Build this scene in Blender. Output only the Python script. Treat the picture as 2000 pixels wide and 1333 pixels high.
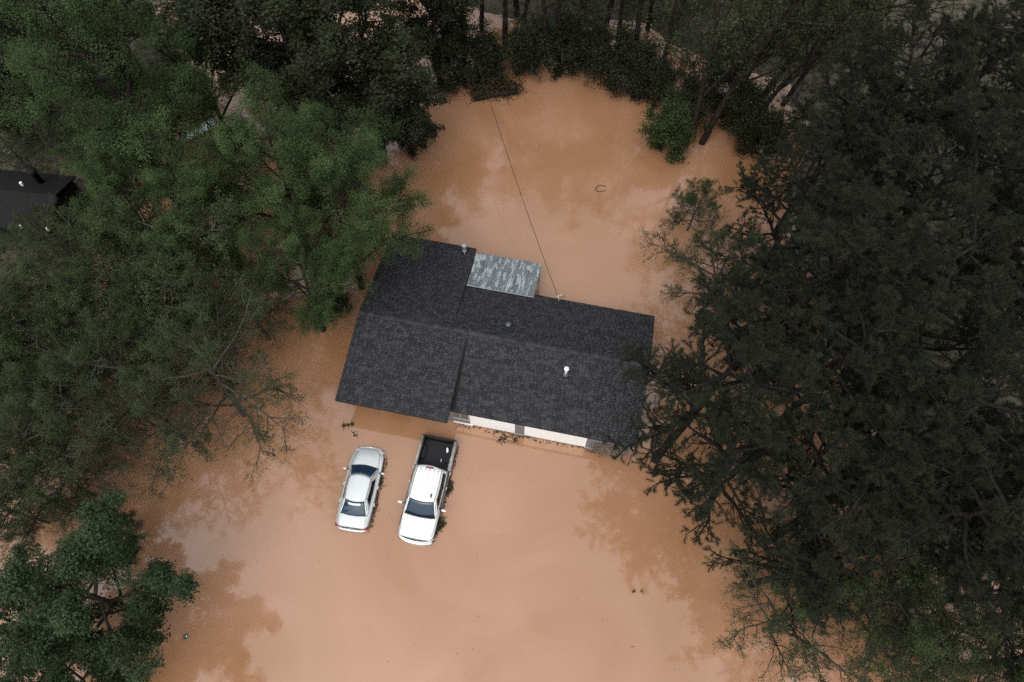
import bpy, bmesh, math, random
import numpy as np
from mathutils import Vector, Matrix
R = math.radians
random.seed(7)
C = bpy.context.scene.collection
for o in list(bpy.data.objects): bpy.data.objects.remove(o)
sc = bpy.context.scene

# ------------------------------------------------------------------ camera, sky, sun, exposure
CAM_H, CAM_P, CAM_F = 42.025, 1.113, 1485.3          # height (m), depression (rad), focal length in px of a 2000 px wide frame
cam_d = bpy.data.cameras.new('camera'); cam = bpy.data.objects.new('camera', cam_d); C.objects.link(cam)
cam.location = (0, 0, CAM_H); cam.rotation_euler = (math.pi/2 - CAM_P, 0, 0)
cam_d.sensor_width = 36; cam_d.lens = 36*CAM_F/2000; cam_d.clip_end = 6000; cam_d.clip_start = .5
sc.camera = cam
w = bpy.data.worlds.new("World"); sc.world = w; w.use_nodes = True
nt = w.node_tree; nt.nodes.clear()
SUN_EL, SUN_AZ = 62, 200
sky = nt.nodes.new('ShaderNodeTexSky'); sky.sky_type = 'NISHITA'; sky.sun_disc = False
sky.sun_elevation = R(SUN_EL); sky.sun_rotation = R(SUN_AZ); sky.air_density = 1.0; sky.dust_density = 6.0; sky.ozone_density = 1.0
hs = nt.nodes.new('ShaderNodeHueSaturation'); hs.inputs['Saturation'].default_value = .55
bg = nt.nodes.new('ShaderNodeBackground'); bg.inputs[1].default_value = .10
wo = nt.nodes.new('ShaderNodeOutputWorld')
nt.links.new(sky.outputs[0], hs.inputs['Color']); nt.links.new(hs.outputs[0], bg.inputs[0]); nt.links.new(bg.outputs[0], wo.inputs[0])
sl = bpy.data.lights.new('sun', 'SUN'); sl.energy = 1.4; sl.angle = R(162); sl.color = (1, .97, .93)
so = bpy.data.objects.new('sun', sl); C.objects.link(so)
az = R(SUN_AZ); so.rotation_euler = (R(90-SUN_EL), 0, math.pi - az)   # shines from behind the camera, high up
sc.view_settings.view_transform = 'Standard'; sc.view_settings.look = 'None'
sc.view_settings.exposure = 0.52; sc.view_settings.gamma = 1; sc.view_settings.use_curve_mapping = False
sc.cycles.use_denoising = False
sc.cycles.max_bounces = 6; sc.cycles.diffuse_bounces = 3; sc.cycles.transmission_bounces = 4; sc.cycles.glossy_bounces = 3

def at(px, py, z=0.0):
    """the place at height z that the photograph shows at pixel (px, py)"""
    x, y = (px-1000)/CAM_F, (666.5-py)/CAM_F
    s, c = math.sin(CAM_P), math.cos(CAM_P)
    d = Vector((x, c + y*s, -s + y*c))
    t = (z-CAM_H)/d.z
    return Vector((d.x*t, d.y*t, z))

# ------------------------------------------------------------------ materials
def mat(name, col, rough=.6, spec=.4, metal=0, noise=None, col2=None, coat=0, bump=None, attr=None, objrand=False, trans=0, stretch=None):
    m = bpy.data.materials.new(name); m.use_nodes = True
    n = m.node_tree; b = n.nodes['Principled BSDF']
    b.inputs['Base Color'].default_value = (*col, 1); b.inputs['Roughness'].default_value = rough
    b.inputs['Specular IOR Level'].default_value = spec; b.inputs['Metallic'].default_value = metal
    b.inputs['Coat Weight'].default_value = coat; b.inputs['Coat Roughness'].default_value = .04
    tc = n.nodes.new('ShaderNodeTexCoord'); src = tc.outputs['Object']
    if stretch:
        mp = n.nodes.new('ShaderNodeMapping'); mp.inputs['Scale'].default_value = stretch
        n.links.new(src, mp.inputs[0]); src = mp.outputs[0]
    fac = None
    if noise:
        t = n.nodes.new('ShaderNodeTexNoise'); t.inputs['Scale'].default_value = noise; t.inputs['Detail'].default_value = 5
        n.links.new(src, t.inputs['Vector'])
        mr = n.nodes.new('ShaderNodeMapRange'); mr.inputs[1].default_value = .32; mr.inputs[2].default_value = .68
        n.links.new(t.outputs[0], mr.inputs[0]); fac = mr.outputs[0]
    if attr:
        a = n.nodes.new('ShaderNodeAttribute'); a.attribute_name = attr; fac2 = a.outputs['Fac']
    elif objrand:
        a = n.nodes.new('ShaderNodeObjectInfo'); fac2 = a.outputs['Random']
    else: fac2 = None
    if fac is not None and fac2 is not None:
        mx = n.nodes.new('ShaderNodeMath'); mx.operation = 'MULTIPLY_ADD'; mx.inputs[1].default_value = .35; 
        m2 = n.nodes.new('ShaderNodeMath'); m2.operation = 'MULTIPLY'; m2.inputs[1].default_value = .65
        n.links.new(fac2, m2.inputs[0]); n.links.new(fac, mx.inputs[0]); n.links.new(m2.outputs[0], mx.inputs[2]); fac = mx.outputs[0]
    elif fac is None: fac = fac2
    if fac is not None and col2:
        mi = n.nodes.new('ShaderNodeMix'); mi.data_type = 'RGBA'
        mi.inputs['A'].default_value = (*col, 1); mi.inputs['B'].default_value = (*col2, 1)
        n.links.new(fac, mi.inputs['Factor']); n.links.new(mi.outputs['Result'], b.inputs['Base Color'])
    if bump:
        t = n.nodes.new('ShaderNodeTexNoise'); t.inputs['Scale'].default_value = bump[0]; t.inputs['Detail'].default_value = 4
        n.links.new(src, t.inputs['Vector'])
        bp = n.nodes.new('ShaderNodeBump'); bp.inputs['Strength'].default_value = bump[1]; bp.inputs['Distance'].default_value = bump[2]
        n.links.new(t.outputs[0], bp.inputs['Height']); n.links.new(bp.outputs[0], b.inputs['Normal'])
    if trans:
        tr = n.nodes.new('ShaderNodeBsdfTranslucent'); ms = n.nodes.new('ShaderNodeMixShader'); ms.inputs[0].default_value = trans
        o = n.nodes['Material Output']
        if fac is not None and col2: n.links.new(mi.outputs['Result'], tr.inputs[0])
        else: tr.inputs[0].default_value = (*col, 1)
        n.links.new(b.outputs[0], ms.inputs[1]); n.links.new(tr.outputs[0], ms.inputs[2]); n.links.new(ms.outputs[0], o.inputs[0])
    return m

M = {}
M['shingle'] = mat('shingle', (.020, .0205, .024), .9, .15, attr='tint', noise=7, col2=(.060, .060, .067), bump=(150, .5, .01))
M['shingle_one'] = mat('shingle_one', (.020, .0205, .024), .9, .15, objrand=True, noise=7, col2=(.060, .060, .067), bump=(150, .5, .01))
M['deck'] = mat('deck', (.02, .02, .022), .9, .2)
M['fascia'] = mat('fascia', (.018, .018, .019), .7, .3, noise=4, col2=(.036, .036, .036))
M['siding'] = mat('siding', (.11, .115, .125), .7, .3, noise=9, col2=(.24, .24, .25), stretch=(1, 8, 8))
M['white'] = mat('white_paint', (.88, .91, .91), .5, .4, noise=3, col2=(.83, .87, .87))
M['trim'] = mat('trim', (.45, .44, .45), .6, .4, noise=8, col2=(.30, .29, .30))
M['dark_glass'] = mat('dark_glass', (.008, .008, .01), .06, .5)
M['car_glass'] = mat('car_glass', (.012, .034, .066), .03, .5, coat=.2)
M['tint_glass'] = mat('tinted_glass', (.006, .007, .008), .08, .25)
M['galv'] = mat('galvanised', (.42, .49, .53), .42, .5, metal=.25, noise=1.3, col2=(.28, .33, .36), stretch=(2.2, .5, 1))
M['pipe_white'] = mat('pipe_white', (.72, .72, .70), .5, .4, noise=14, col2=(.55, .54, .52))
M['pipe_metal'] = mat('pipe_metal', (.42, .45, .50), .35, .5, metal=.5, noise=20, col2=(.28, .30, .33))
M['vent'] = mat('vent_metal', (.06, .075, .10), .4, .5, metal=.3, noise=20, col2=(.10, .12, .15))
M['silver'] = mat('silver_paint', (.62, .67, .68), .30, .5, metal=.35, coat=1.0)
M['truck_white'] = mat('white_truck_paint', (.75, .79, .79), .3, .5, coat=1.0)
M['side_shade_grime'] = mat('shaded_muddy_paint', (.10, .10, .095), .6, .3, noise=5, col2=(.20, .195, .18))  # mud-toned paint darkened to carry the shade on the vehicle sides
M['bed_paint'] = mat('bed_paint', (.26, .26, .25), .5, .4, noise=5, col2=(.40, .40, .38))
M['black'] = mat('black_plastic', (.012, .012, .013), .5, .4)
M['liner'] = mat('bed_liner', (.010, .010, .012), .75, .3, noise=14, col2=(.022, .022, .026))
M['rubber'] = mat('rubber', (.015, .015, .015), .8, .3)
M['chrome'] = mat('chrome', (.6, .62, .63), .15, .5, metal=1)
M['red'] = mat('tail_red', (.25, .012, .015), .2, .6)
M['lens'] = mat('lamp_lens', (.5, .52, .54), .1, .6)
M['wire'] = mat('wire', (.02, .014, .010), .6, .3)
M['tarp_blue'] = mat('pale_blue_sheet', (.52, .72, .82), .5, .4, noise=5, col2=(.72, .82, .86))
M['pale'] = mat('pale_plastic', (.42, .41, .36), .5, .4, noise=10, col2=(.25, .24, .20))
M['twig_pale'] = mat('dry_vine', (.30, .25, .20), .8, .2, noise=9, col2=(.16, .13, .10))
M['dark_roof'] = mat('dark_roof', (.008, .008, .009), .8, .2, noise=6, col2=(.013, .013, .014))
M['bark'] = mat('bark', (.014, .011, .009), .9, .15, noise=7, col2=(.035, .029, .024), stretch=(1, 1, .3), bump=(14, .7, .03))
M['bark_dark'] = mat('bark_dark', (.010, .009, .008), .95, .1, noise=7, col2=(.024, .022, .020), stretch=(1, 1, .3), bump=(14, .7, .03))
M['bark_grey'] = mat('bark_grey', (.04, .036, .03), .9, .15, noise=7, col2=(.085, .078, .066), stretch=(1, 1, .3), bump=(14, .7, .03))
M['spring'] = mat('spring_leaf', (.022, .033, .011), .6, .2, attr='tint', col2=(.088, .146, .050), trans=.35)
M['olive'] = mat('olive_leaf', (.018, .027, .010), .6, .2, attr='tint', col2=(.056, .086, .028), trans=.2)
M['ever'] = mat('evergreen_leaf', (.009, .018, .007), .5, .2, attr='tint', col2=(.044, .074, .028), trans=.08)
M['murk'] = mat('dark_leaf', (.011, .015, .008), .6, .2, attr='tint', col2=(.034, .044, .020), trans=.15)
M['needle'] = mat('pine_needle', (.009, .0125, .0075), .6, .2, attr='tint', col2=(.029, .036, .020), trans=.1)
M['litter'] = mat('wet_leaves', (.012, .010, .006), .7, .3, attr='tint', col2=(.06, .05, .025))

def water_material():
    m = bpy.data.materials.new('muddy_water'); m.use_nodes = True
    n = m.node_tree; b = n.nodes['Principled BSDF']; tc = n.nodes.new('ShaderNodeTexCoord')
    b.inputs['Roughness'].default_value = .03; b.inputs['IOR'].default_value = 1.75
    def noise(scale, det, dist=0):
        t = n.nodes.new('ShaderNodeTexNoise'); t.inputs['Scale'].default_value = scale; t.inputs['Detail'].default_value = det
        t.inputs['Distortion'].default_value = dist; n.links.new(tc.outputs['Object'], t.inputs['Vector']); return t.outputs[0]
    mr = n.nodes.new('ShaderNodeMapRange'); mr.inputs[1].default_value = .35; mr.inputs[2].default_value = .65
    n.links.new(noise(.11, 4, 1.2), mr.inputs[0])
    mi = n.nodes.new('ShaderNodeMix'); mi.data_type = 'RGBA'
    mi.inputs['A'].default_value = (.305, .160, .080, 1); mi.inputs['B'].default_value = (.380, .212, .130, 1)
    n.links.new(mr.outputs[0], mi.inputs['Factor']); n.links.new(mi.outputs['Result'], b.inputs['Base Color'])
    bp = n.nodes.new('ShaderNodeBump'); bp.inputs['Strength'].default_value = .09; bp.inputs['Distance'].default_value = .05
    ad = n.nodes.new('ShaderNodeMath'); ad.operation = 'MULTIPLY_ADD'; ad.inputs[1].default_value = .25
    n.links.new(noise(9, 3), ad.inputs[0]); n.links.new(noise(1.1, 3, .5), ad.inputs[2])
    n.links.new(ad.outputs[0], bp.inputs['Height']); n.links.new(bp.outputs[0], b.inputs['Normal'])
    return m
M['water'] = water_material()

# ------------------------------------------------------------------ builders
def link(name, me, m=None, parent=None, loc=None):
    if m is not None:
        me.materials.clear()
        for q in (m if isinstance(m, (list, tuple)) else [m]): me.materials.append(q)
    o = bpy.data.objects.new(name, me); C.objects.link(o)
    if parent is not None: o.parent = parent
    if loc is not None: o.location = loc
    return o
def tag(o, label=None, cat=None, group=None, kind=None):
    if label: o['label'] = label
    if cat: o['category'] = cat
    if group: o['group'] = group
    if kind: o['kind'] = kind
    return o
def thing(name, label, cat, loc=(0, 0, 0), rz=0, group=None):
    o = bpy.data.objects.new(name, None); C.objects.link(o); o.location = loc; o.rotation_euler = (0, 0, rz); o.empty_display_size = .3
    return tag(o, label, cat, group)
def dup(root, loc, rot, scale, label=None, group=None):
    r = root.copy(); C.objects.link(r); r.location = loc; r.rotation_euler = rot; r.scale = scale
    if label: r['label'] = label
    if group: r['group'] = group
    for ch in list(root.children):
        c = ch.copy(); C.objects.link(c); c.parent = r
        for g in list(ch.children):
            d = g.copy(); C.objects.link(d); d.parent = c
    return r
def np_mesh(name, V, F, tint=None, smooth=False):
    """V (n,3), F (m,k) faces of one size"""
    me = bpy.data.meshes.new(name); V = np.asarray(V, np.float32); F = np.asarray(F, np.int32); k = F.shape[1]
    me.vertices.add(len(V)); me.vertices.foreach_set('co', V.ravel())
    me.loops.add(F.size); me.loops.foreach_set('vertex_index', F.ravel())
    me.polygons.add(len(F)); me.polygons.foreach_set('loop_start', np.arange(len(F), dtype=np.int32)*k)
    try: me.polygons.foreach_set('loop_total', np.full(len(F), k, np.int32))
    except Exception: pass
    if tint is not None:
        a = me.attributes.new('tint', 'FLOAT', 'FACE'); a.data.foreach_set('value', np.asarray(tint, np.float32))
    me.update(calc_edges=True)
    if smooth: me.polygons.foreach_set('use_smooth', np.ones(len(F), bool))
    return me
def bm_mesh(name, bm, smooth=False):
    me = bpy.data.meshes.new(name); bmesh.ops.recalc_face_normals(bm, faces=bm.faces); bm.to_mesh(me); bm.free()
    if smooth:
        for p in me.polygons: p.use_smooth = True
    return me
def box(bm, x0, x1, y0, y1, z0, z1):
    v = [bm.verts.new(p) for p in ((x0,y0,z0),(x1,y0,z0),(x1,y1,z0),(x0,y1,z0),(x0,y0,z1),(x1,y0,z1),(x1,y1,z1),(x0,y1,z1))]
    for f in ((3,2,1,0),(4,5,6,7),(0,1,5,4),(1,2,6,5),(2,3,7,6),(3,0,4,7)): bm.faces.new([v[i] for i in f])
def hexa(bm, P):
    v = [bm.verts.new(p) for p in P]
    for f in ((3,2,1,0),(4,5,6,7),(0,1,5,4),(1,2,6,5),(2,3,7,6),(3,0,4,7)): bm.faces.new([v[i] for i in f])
def tube(bm, pts, rad, n=8, caps=True):
    pts = [Vector(p) for p in pts]; rings = []
    for i, p in enumerate(pts):
        d = (pts[min(i+1, len(pts)-1)] - pts[max(i-1, 0)]).normalized()
        a = d.cross(Vector((0, 0, 1)) if abs(d.z) < .9 else Vector((1, 0, 0))).normalized(); b = d.cross(a)
        r = rad[i] if isinstance(rad, (list, tuple)) else rad
        rings.append([bm.verts.new(p + r*(math.cos(t)*a + math.sin(t)*b)) for t in [2*math.pi*j/n for j in range(n)]])
    for A, B in zip(rings, rings[1:]):
        for j in range(n): bm.faces.new((A[j], A[(j+1) % n], B[(j+1) % n], B[j]))
    if caps:
        bm.faces.new(rings[0][::-1]); bm.faces.new(rings[-1])
def part(name, bm, m, parent, smooth=False): return link(name, bm_mesh(name, bm, smooth), m, parent)
def BM(): return bmesh.new()

# ------------------------------------------------------------------ flood water
bm = BM(); n_ = 3000
bm.faces.new([bm.verts.new(p) for p in ((-n_, -n_, 0), (n_, -n_, 0), (n_, n_, 0), (-n_, n_, 0))])
tag(link('flood_water', bm_mesh('flood_water', bm), M['water']), 'brown muddy flood water covering the whole yard', kind='structure')

# wooded banks that stand just clear of the flood: far shore, right wood, upper left
def bank():
    gx = np.arange(-75, 78, .9); gy = np.arange(3, 125, .9); X, Y = np.meshgrid(gx, gy, indexing='ij')
    nz = sum(a*np.sin(X*f+p)*np.cos(Y*f*1.13+q) for a, f, p, q in ((.5, .23, 1, 2), (.3, .51, 3, 1), (.16, 1.1, 0, 4), (.1, 2.1, 2, 5)))
    sm = lambda v: np.clip(v, -1, 1)
    d = np.maximum.reduce([sm((X-19)/5) - np.clip((9-Y)/3, 0, 2), sm((Y-47-np.clip((0-X)*.5, 0, 12))/4), sm((Y-41-np.clip((17-X)*.8, 0, 20))/4), sm((-25-X)/5) - np.clip((17-Y)/3, 0, 2)])
    Z = .28*d + .22*nz - .06
    idx = np.arange(X.size).reshape(X.shape); F = np.stack([idx[:-1, :-1], idx[1:, :-1], idx[1:, 1:], idx[:-1, 1:]], -1).reshape(-1, 4)
    F = F[(Z.ravel()[F] > -.12).any(1)]
    o = link('bank', np_mesh('bank', np.stack([X, Y, Z], -1).reshape(-1, 3), F, smooth=True), mat('leaf_litter', (.040, .034, .025), .9, .2, noise=2.2, col2=(.115, .103, .080), bump=(9, .8, .08)))
    tag(o, 'low wooded banks of grey brown leaf litter under the trees', kind='structure')
bank()

# ------------------------------------------------------------------ house
HX, HY, YAW = -2.573, 19.739, R(-11.69)
L_, W_, US, RZ = 10.52, 6.45, -1.034, 3.126
BF, EF, BB, EB = 4.396, 1.90, 3.872, 1.904
CF, ZF, CB, ZB = 5.2, 2.16, 6.531, 1.68
house = thing('house', 'single storey house with dark shingle roof standing in brown flood water', 'house', (HX, HY, 0), YAW)
def hp(u, v, z): c, s = math.cos(YAW), math.sin(YAW); return Vector((HX + c*u - s*v, HY + s*u + c*v, z))
def huv(px, py, z):
    p = at(px, py, z); c, s = math.cos(YAW), math.sin(YAW); dx, dy = p.x-HX, p.y-HY
    return (c*dx + s*dy, -s*dx + c*dy)
slopes = [(0, L_, -BF, EF), (US, L_, BB, EB), (-W_, 0, -CF, ZF), (-W_, US, CB, ZB)]     # u0, u1, v of the eave, z of the eave
bm = BM(); T = .13
for u0, u1, ve, ze in slopes:
    hexa(bm, [(u0, 0, RZ-T), (u1, 0, RZ-T), (u1, ve, ze-T), (u0, ve, ze-T), (u0, 0, RZ-.004), (u1, 0, RZ-.004), (u1, ve, ze-.004), (u0, ve, ze-.004)])
roof = part('roof', bm, M['deck'], house)
# shingles: wedge shaped tabs in overlapping courses; the 300 that show largest are parts, the others one joined field
rnd = random.Random(3); tabs = []
EXP = .155
for si, (u0, u1, ve, ze) in enumerate(slopes):
    run = math.hypot(ve, RZ-ze); nrow = int(run/EXP); ex = run/nrow
    sv, szz = ve/run, (ze-RZ)/run
    lo = u0 - (.03 if u0 == -W_ else 0); hi = u1 + (.03 if u1 == L_ else .015)
    for r in range(nrow):
        u = lo; s0, s1 = r*ex, (r+1)*ex + .02
        first = True
        while u < hi - .02:
            wd = rnd.uniform(.17, .36) * (.5 if first else 1); first = False
            ue = min(hi, u + wd)
            if hi - ue < .06: ue = hi
            tabs.append((u, ue, s0 + rnd.uniform(-.006, .006), s1 + rnd.uniform(-.012, .012), sv, szz, rnd.choice((0, 0, .006)), si)); u = ue
camv = Vector((0, 0, CAM_H))
def tabframe(t):
    u0, u1, s0, s1, sv, szz, th, si = t
    nz = abs(sv); nv = -szz*(1 if sv > 0 else -1)
    return Vector((0, sv, szz)), Vector((0, nv if sv < 0 else nv, nz))
def tabpts(t):
    u0, u1, s0, s1, sv, szz, th, si = t
    d = Vector((0, sv, szz)); nrm = Vector((1, 0, 0)).cross(d)
    if nrm.z < 0: nrm = -nrm
    o = Vector((0, 0, RZ))
    g = .008
    q = lambda u, s, h: Vector((u, 0, RZ)) + d*s + nrm*h
    return [q(u0+g, s0, 0), q(u1-g, s0, 0), q(u1-g, s1, .004), q(u0+g, s1, .004), q(u0+g, s0, .006), q(u1-g, s0, .006), q(u1-g, s1, .024+th), q(u0+g, s1, .024+th)], d, nrm
def show(t):
    P, d, nrm = tabpts(t); c = hp(*(sum(P, Vector())/8)); area = (t[1]-t[0])*(t[3]-t[2]); dv = camv-c
    nw = Vector((nrm.x*math.cos(YAW)-nrm.y*math.sin(YAW), nrm.x*math.sin(YAW)+nrm.y*math.cos(YAW), nrm.z))
    vis = 0 if (t[7] in (0,) and t[0] > 7.6) or (t[7] == 3 and t[0] < -4.5) else 1     # under the trees at both ends
    return vis*area*max(0, dv.normalized().dot(nw))/dv.length**2
order = sorted(range(len(tabs)), key=lambda i: -show(tabs[i])); singles = set(order[:300])
unit = BM(); hexa(unit, [(0,0,0),(1,0,0),(1,-1,.004),(0,-1,.004),(0,0,.006),(1,0,.006),(1,-1,.026),(0,-1,.026)])
unit_me = bm_mesh('shingle', unit); unit_me.materials.append(M['shingle_one'])
V, F, tint = [], [], []
for i, t in enumerate(tabs):
    P, d, nrm = tabpts(t)
    if i in singles:
        o = bpy.data.objects.new('shingle', unit_me); C.objects.link(o); o.parent = roof
        x = Vector((1, 0, 0)); y = -d; z = nrm
        if x.cross(y).dot(z) < 0: x = -x; P0 = P[1]
        else: P0 = P[0]
        m3 = Matrix((x*(t[1]-t[0]-.016), y*(t[3]-t[2]), z)).transposed().to_4x4(); m3.translation = P0
        o.matrix_local = m3
    else:
        b0 = len(V); V += [tuple(p) for p in P]
        F += [[b0+k for k in f] for f in ((3,2,1,0),(4,5,6,7),(0,1,5,4),(1,2,6,5),(2,3,7,6),(3,0,4,7))]; tint += [rnd.random()]*6
me = np_mesh('shingles', V, F, tint); link('shingles', me, M['shingle'], roof)['kind'] = 'stuff'
# ridge caps
bm = BM(); u = -W_ - .03
while u < L_ + .02:
    e = min(u + .30, L_ + .03)
    hexa(bm, [(u, -.13, RZ-.04), (e, -.13, RZ-.04), (e, 0, RZ+.01), (u, 0, RZ+.008), (u, -.13, RZ-.012), (e, -.13, RZ+.0), (e, 0, RZ+.036), (u, 0, RZ+.024)])
    hexa(bm, [(u, 0, RZ+.008), (e, 0, RZ+.01), (e, .13, RZ-.04), (u, .13, RZ-.04), (u, 0, RZ+.024), (e, 0, RZ+.036), (e, .13, RZ+.0), (u, .13, RZ-.012)])
    u = e
me = bm_mesh('ridge_cap', bm); a_ = me.attributes.new('tint', 'FLOAT', 'FACE')
for i in range(len(me.polygons)): a_.data[i].value = random.Random(i//12).random()
link('ridge_caps', me, M['shingle'], roof)['kind'] = 'stuff'
# fascia boards and rake trim, proud of the deck
for u0, u1, ve, ze in slopes:
    bm = BM(); sg = 1 if ve > 0 else -1
    a, b = sorted((ve, ve + sg*.025)); box(bm, u0, u1, a, b, ze-.19, ze-.012)
    part('fascia', bm, M['fascia'], house)
for u, ve, ze in ((-W_-.022, -CF, ZF), (-W_-.022, CB, ZB), (L_+.002, -BF, EF), (L_+.002, BB, EB), (.004, -CF, ZF), (US+.004, CB, ZB)):
    bm = BM(); hexa(bm, [(u, 0, RZ-.18), (u+.02, 0, RZ-.18), (u+.02, ve, ze-.18), (u, ve, ze-.18), (u, 0, RZ-.008), (u+.02, 0, RZ-.008), (u+.02, ve, ze-.008), (u, ve, ze-.008)])
    part('rake_trim', bm, M['fascia'], house)
# rear flashing where the left roof steps above the right one
bm = BM()
k = (RZ-ZB)/CB; k2 = (RZ-EB)/BB
hexa(bm, [(US+.03, .9, RZ-.9*k-.02), (US+.05, .9, RZ-.9*k-.02), (US+.05, 5.2, RZ-5.2*k-.02), (US+.03, 5.2, RZ-5.2*k-.02), (US+.03, .9, RZ-.9*k+.02), (US+.05, .9, RZ-.9*k+.02), (US+.05, 5.2, RZ-5.2*k+.02), (US+.03, 5.2, RZ-5.2*k+.02)])
part('flashing', bm, M['vent'], house)
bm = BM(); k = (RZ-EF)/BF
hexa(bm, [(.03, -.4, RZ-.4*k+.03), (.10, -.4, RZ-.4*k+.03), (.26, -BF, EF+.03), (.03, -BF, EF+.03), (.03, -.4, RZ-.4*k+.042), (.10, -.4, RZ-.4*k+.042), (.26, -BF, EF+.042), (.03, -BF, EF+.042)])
part('step_shadow', bm, M['dark_roof'], house)  # dark strip standing in for the shadow beside the front roof step
# walls
def gable_prism(bm, u0, u1, vf, vb, kf, kb, drop=.16):
    pts = [(vf, -.6), (vb, -.6), (vb, RZ-vb*kb-drop), (0, RZ-drop), (vf, RZ+vf*kf-drop)]
    A = [bm.verts.new((u0, v, z)) for v, z in pts]; B = [bm.verts.new((u1, v, z)) for v, z in pts]
    bm.faces.new(A[::-1]); bm.faces.new(B)
    for i in range(5): j = (i+1) % 5; bm.faces.new((A[i], A[j], B[j], B[i]))
WF = -BF + .045
bm = BM()
gable_prism(bm, -.5, L_-.3, WF, BB-.3, (RZ-EF)/BF, (RZ-EB)/BB)
gable_prism(bm, -W_+.3, US-.08, -CF+1.95, CB-.3, (RZ-ZF)/CF, (RZ-ZB)/CB, .18)
gable_prism(bm, US-.081, -.12, -CF+1.95, .02, (RZ-ZF)/CF, 0, .19)
part('wall', bm, M['siding'], house)
FY = WF - .002
def board(name, u0, u1, z0, z1, m, t=.03, y=None, parent=house):
    bm = BM(); y = FY if y is None else y; box(bm, u0, u1, y-t, y, z0, z1); return part(name, bm, m, parent)
board('white_panel', 1.06, 3.70, .10, 1.86, M['white'], .03)
board('white_panel', 4.26, 7.82, .10, 1.86, M['white'], .03)
for a, b in ((3.72, 4.24), (7.84, 9.9)):
    for i in range(8): board('siding_board', a, b, .06+i*.235, .06+i*.235+.215, M['siding'], .02+.004*(i % 2))
board('sill_board', 3.72, 4.24, .02, .10, M['trim'], .05); board('sill_board', 7.84, 8.9, .02, .10, M['trim'], .05)
for i in range(2): board('siding_board', .06, 1.04, .14+i*.24, .14+i*.24+.22, M['siding'], .02)
board('sill_board', .06, 1.2, .03, .13, M['white'], .07)
win = board('porch_window', .06, 1.04, .70, .78, M['trim'], .05)
for a, b in ((.06, .105), (.50, .545), (1.0, 1.045)): board('window_frame', a, b, .782, 1.88, M['trim'], .045, parent=win)
board('window_pane', .107, .498, .782, 1.88, M['dark_glass'], .012, parent=win); board('window_pane', .547, .998, .782, 1.88, M['dark_glass'], .012, parent=win)
# metal porch roof at the back
c1 = huv(912, 556, 2.12); c2 = huv(1046, 579, 2.12); c3 = huv(1055, 516, 1.66); c4 = huv(930, 495, 1.66)
ua, ub = US+.09, (c2[0]+c3[0])/2; va, vb = (c1[1]+c2[1])/2, (c3[1]+c4[1])/2
bm = BM(); hexa(bm, [(ua, va, 2.04), (ub, va, 2.04), (ub, vb, 1.57), (ua, vb, 1.57), (ua, va, 2.08), (ub, va, 2.08), (ub, vb, 1.61), (ua, vb, 1.61)])
porch = part('porch_roof', bm, M['fascia'], house)
def patched_metal():
    m = M['galv'].copy(); m.name = 'peeling_metal'; n = m.node_tree; b = n.nodes['Principled BSDF']
    lk = [l for l in n.links if l.to_socket == b.inputs['Base Color']][0].from_socket
    tc = n.nodes.new('ShaderNodeTexCoord'); mp = n.nodes.new('ShaderNodeMapping'); mp.inputs['Scale'].default_value = (3.4, .9, 1)
    mp.inputs['Rotation'].default_value = (0, 0, .06)
    t = n.nodes.new('ShaderNodeTexNoise'); t.inputs['Scale'].default_value = 1.35; t.inputs['Detail'].default_value = 5; t.inputs['Roughness'].default_value = .6
    mr = n.nodes.new('ShaderNodeMapRange'); mr.inputs[1].default_value = .53; mr.inputs[2].default_value = .56
    mi = n.nodes.new('ShaderNodeMix'); mi.data_type = 'RGBA'; mi.inputs['B'].default_value = (.68, .77, .77, 1)
    n.links.new(tc.outputs['Object'], mp.inputs[0]); n.links.new(mp.outputs[0], t.inputs['Vector']); n.links.new(t.outputs[0], mr.inputs[0])
    n.links.new(mr.outputs[0], mi.inputs['Factor']); n.links.new(lk, mi.inputs['A']); n.links.new(mi.outputs['Result'], b.inputs['Base Color'])
    return m
M['peel'] = patched_metal()
ns = 6; sw = (ub-ua)/ns; kk = (1.61-2.08)/(vb-va)
for i in range(ns):
    bm = BM(); u0 = ua + i*sw; prof = []
    nr = 4
    for j in range(nr*4+1):
        f = j/(nr*4); prof.append((u0 + f*(sw-.008), .016 + .016*math.sin(f*nr*2*math.pi) + .012*(i % 2)))
    e0, e1 = va - .06 + .015*(i % 3), vb + .05 + .02*((i*2) % 3)
    A = [bm.verts.new((u, e0, 2.08+kk*(e0-va)+h)) for u, h in prof]; B = [bm.verts.new((u, e1, 2.08+kk*(e1-va)+h)) for u, h in prof]
    for j in range(len(prof)-1): bm.faces.new((A[j], A[j+1], B[j+1], B[j]))
    bmesh.ops.solidify(bm, geom=bm.faces[:], thickness=.004)
    link('metal_sheet', bm_mesh('metal_sheet', bm), M['peel'], porch)
bm = BM(); box(bm, ua, ub, va-.10, va-.062, 2.085, 2.145); part('metal_edge', bm, M['pipe_metal'], house)
for u in (ua+.1, (ua+ub)/2, ub-.1):
    bm = BM(); box(bm, u-.05, u+.05, vb-.2, vb-.1, -.5, 1.60); part('porch_post', bm, M['trim'], house)
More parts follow.
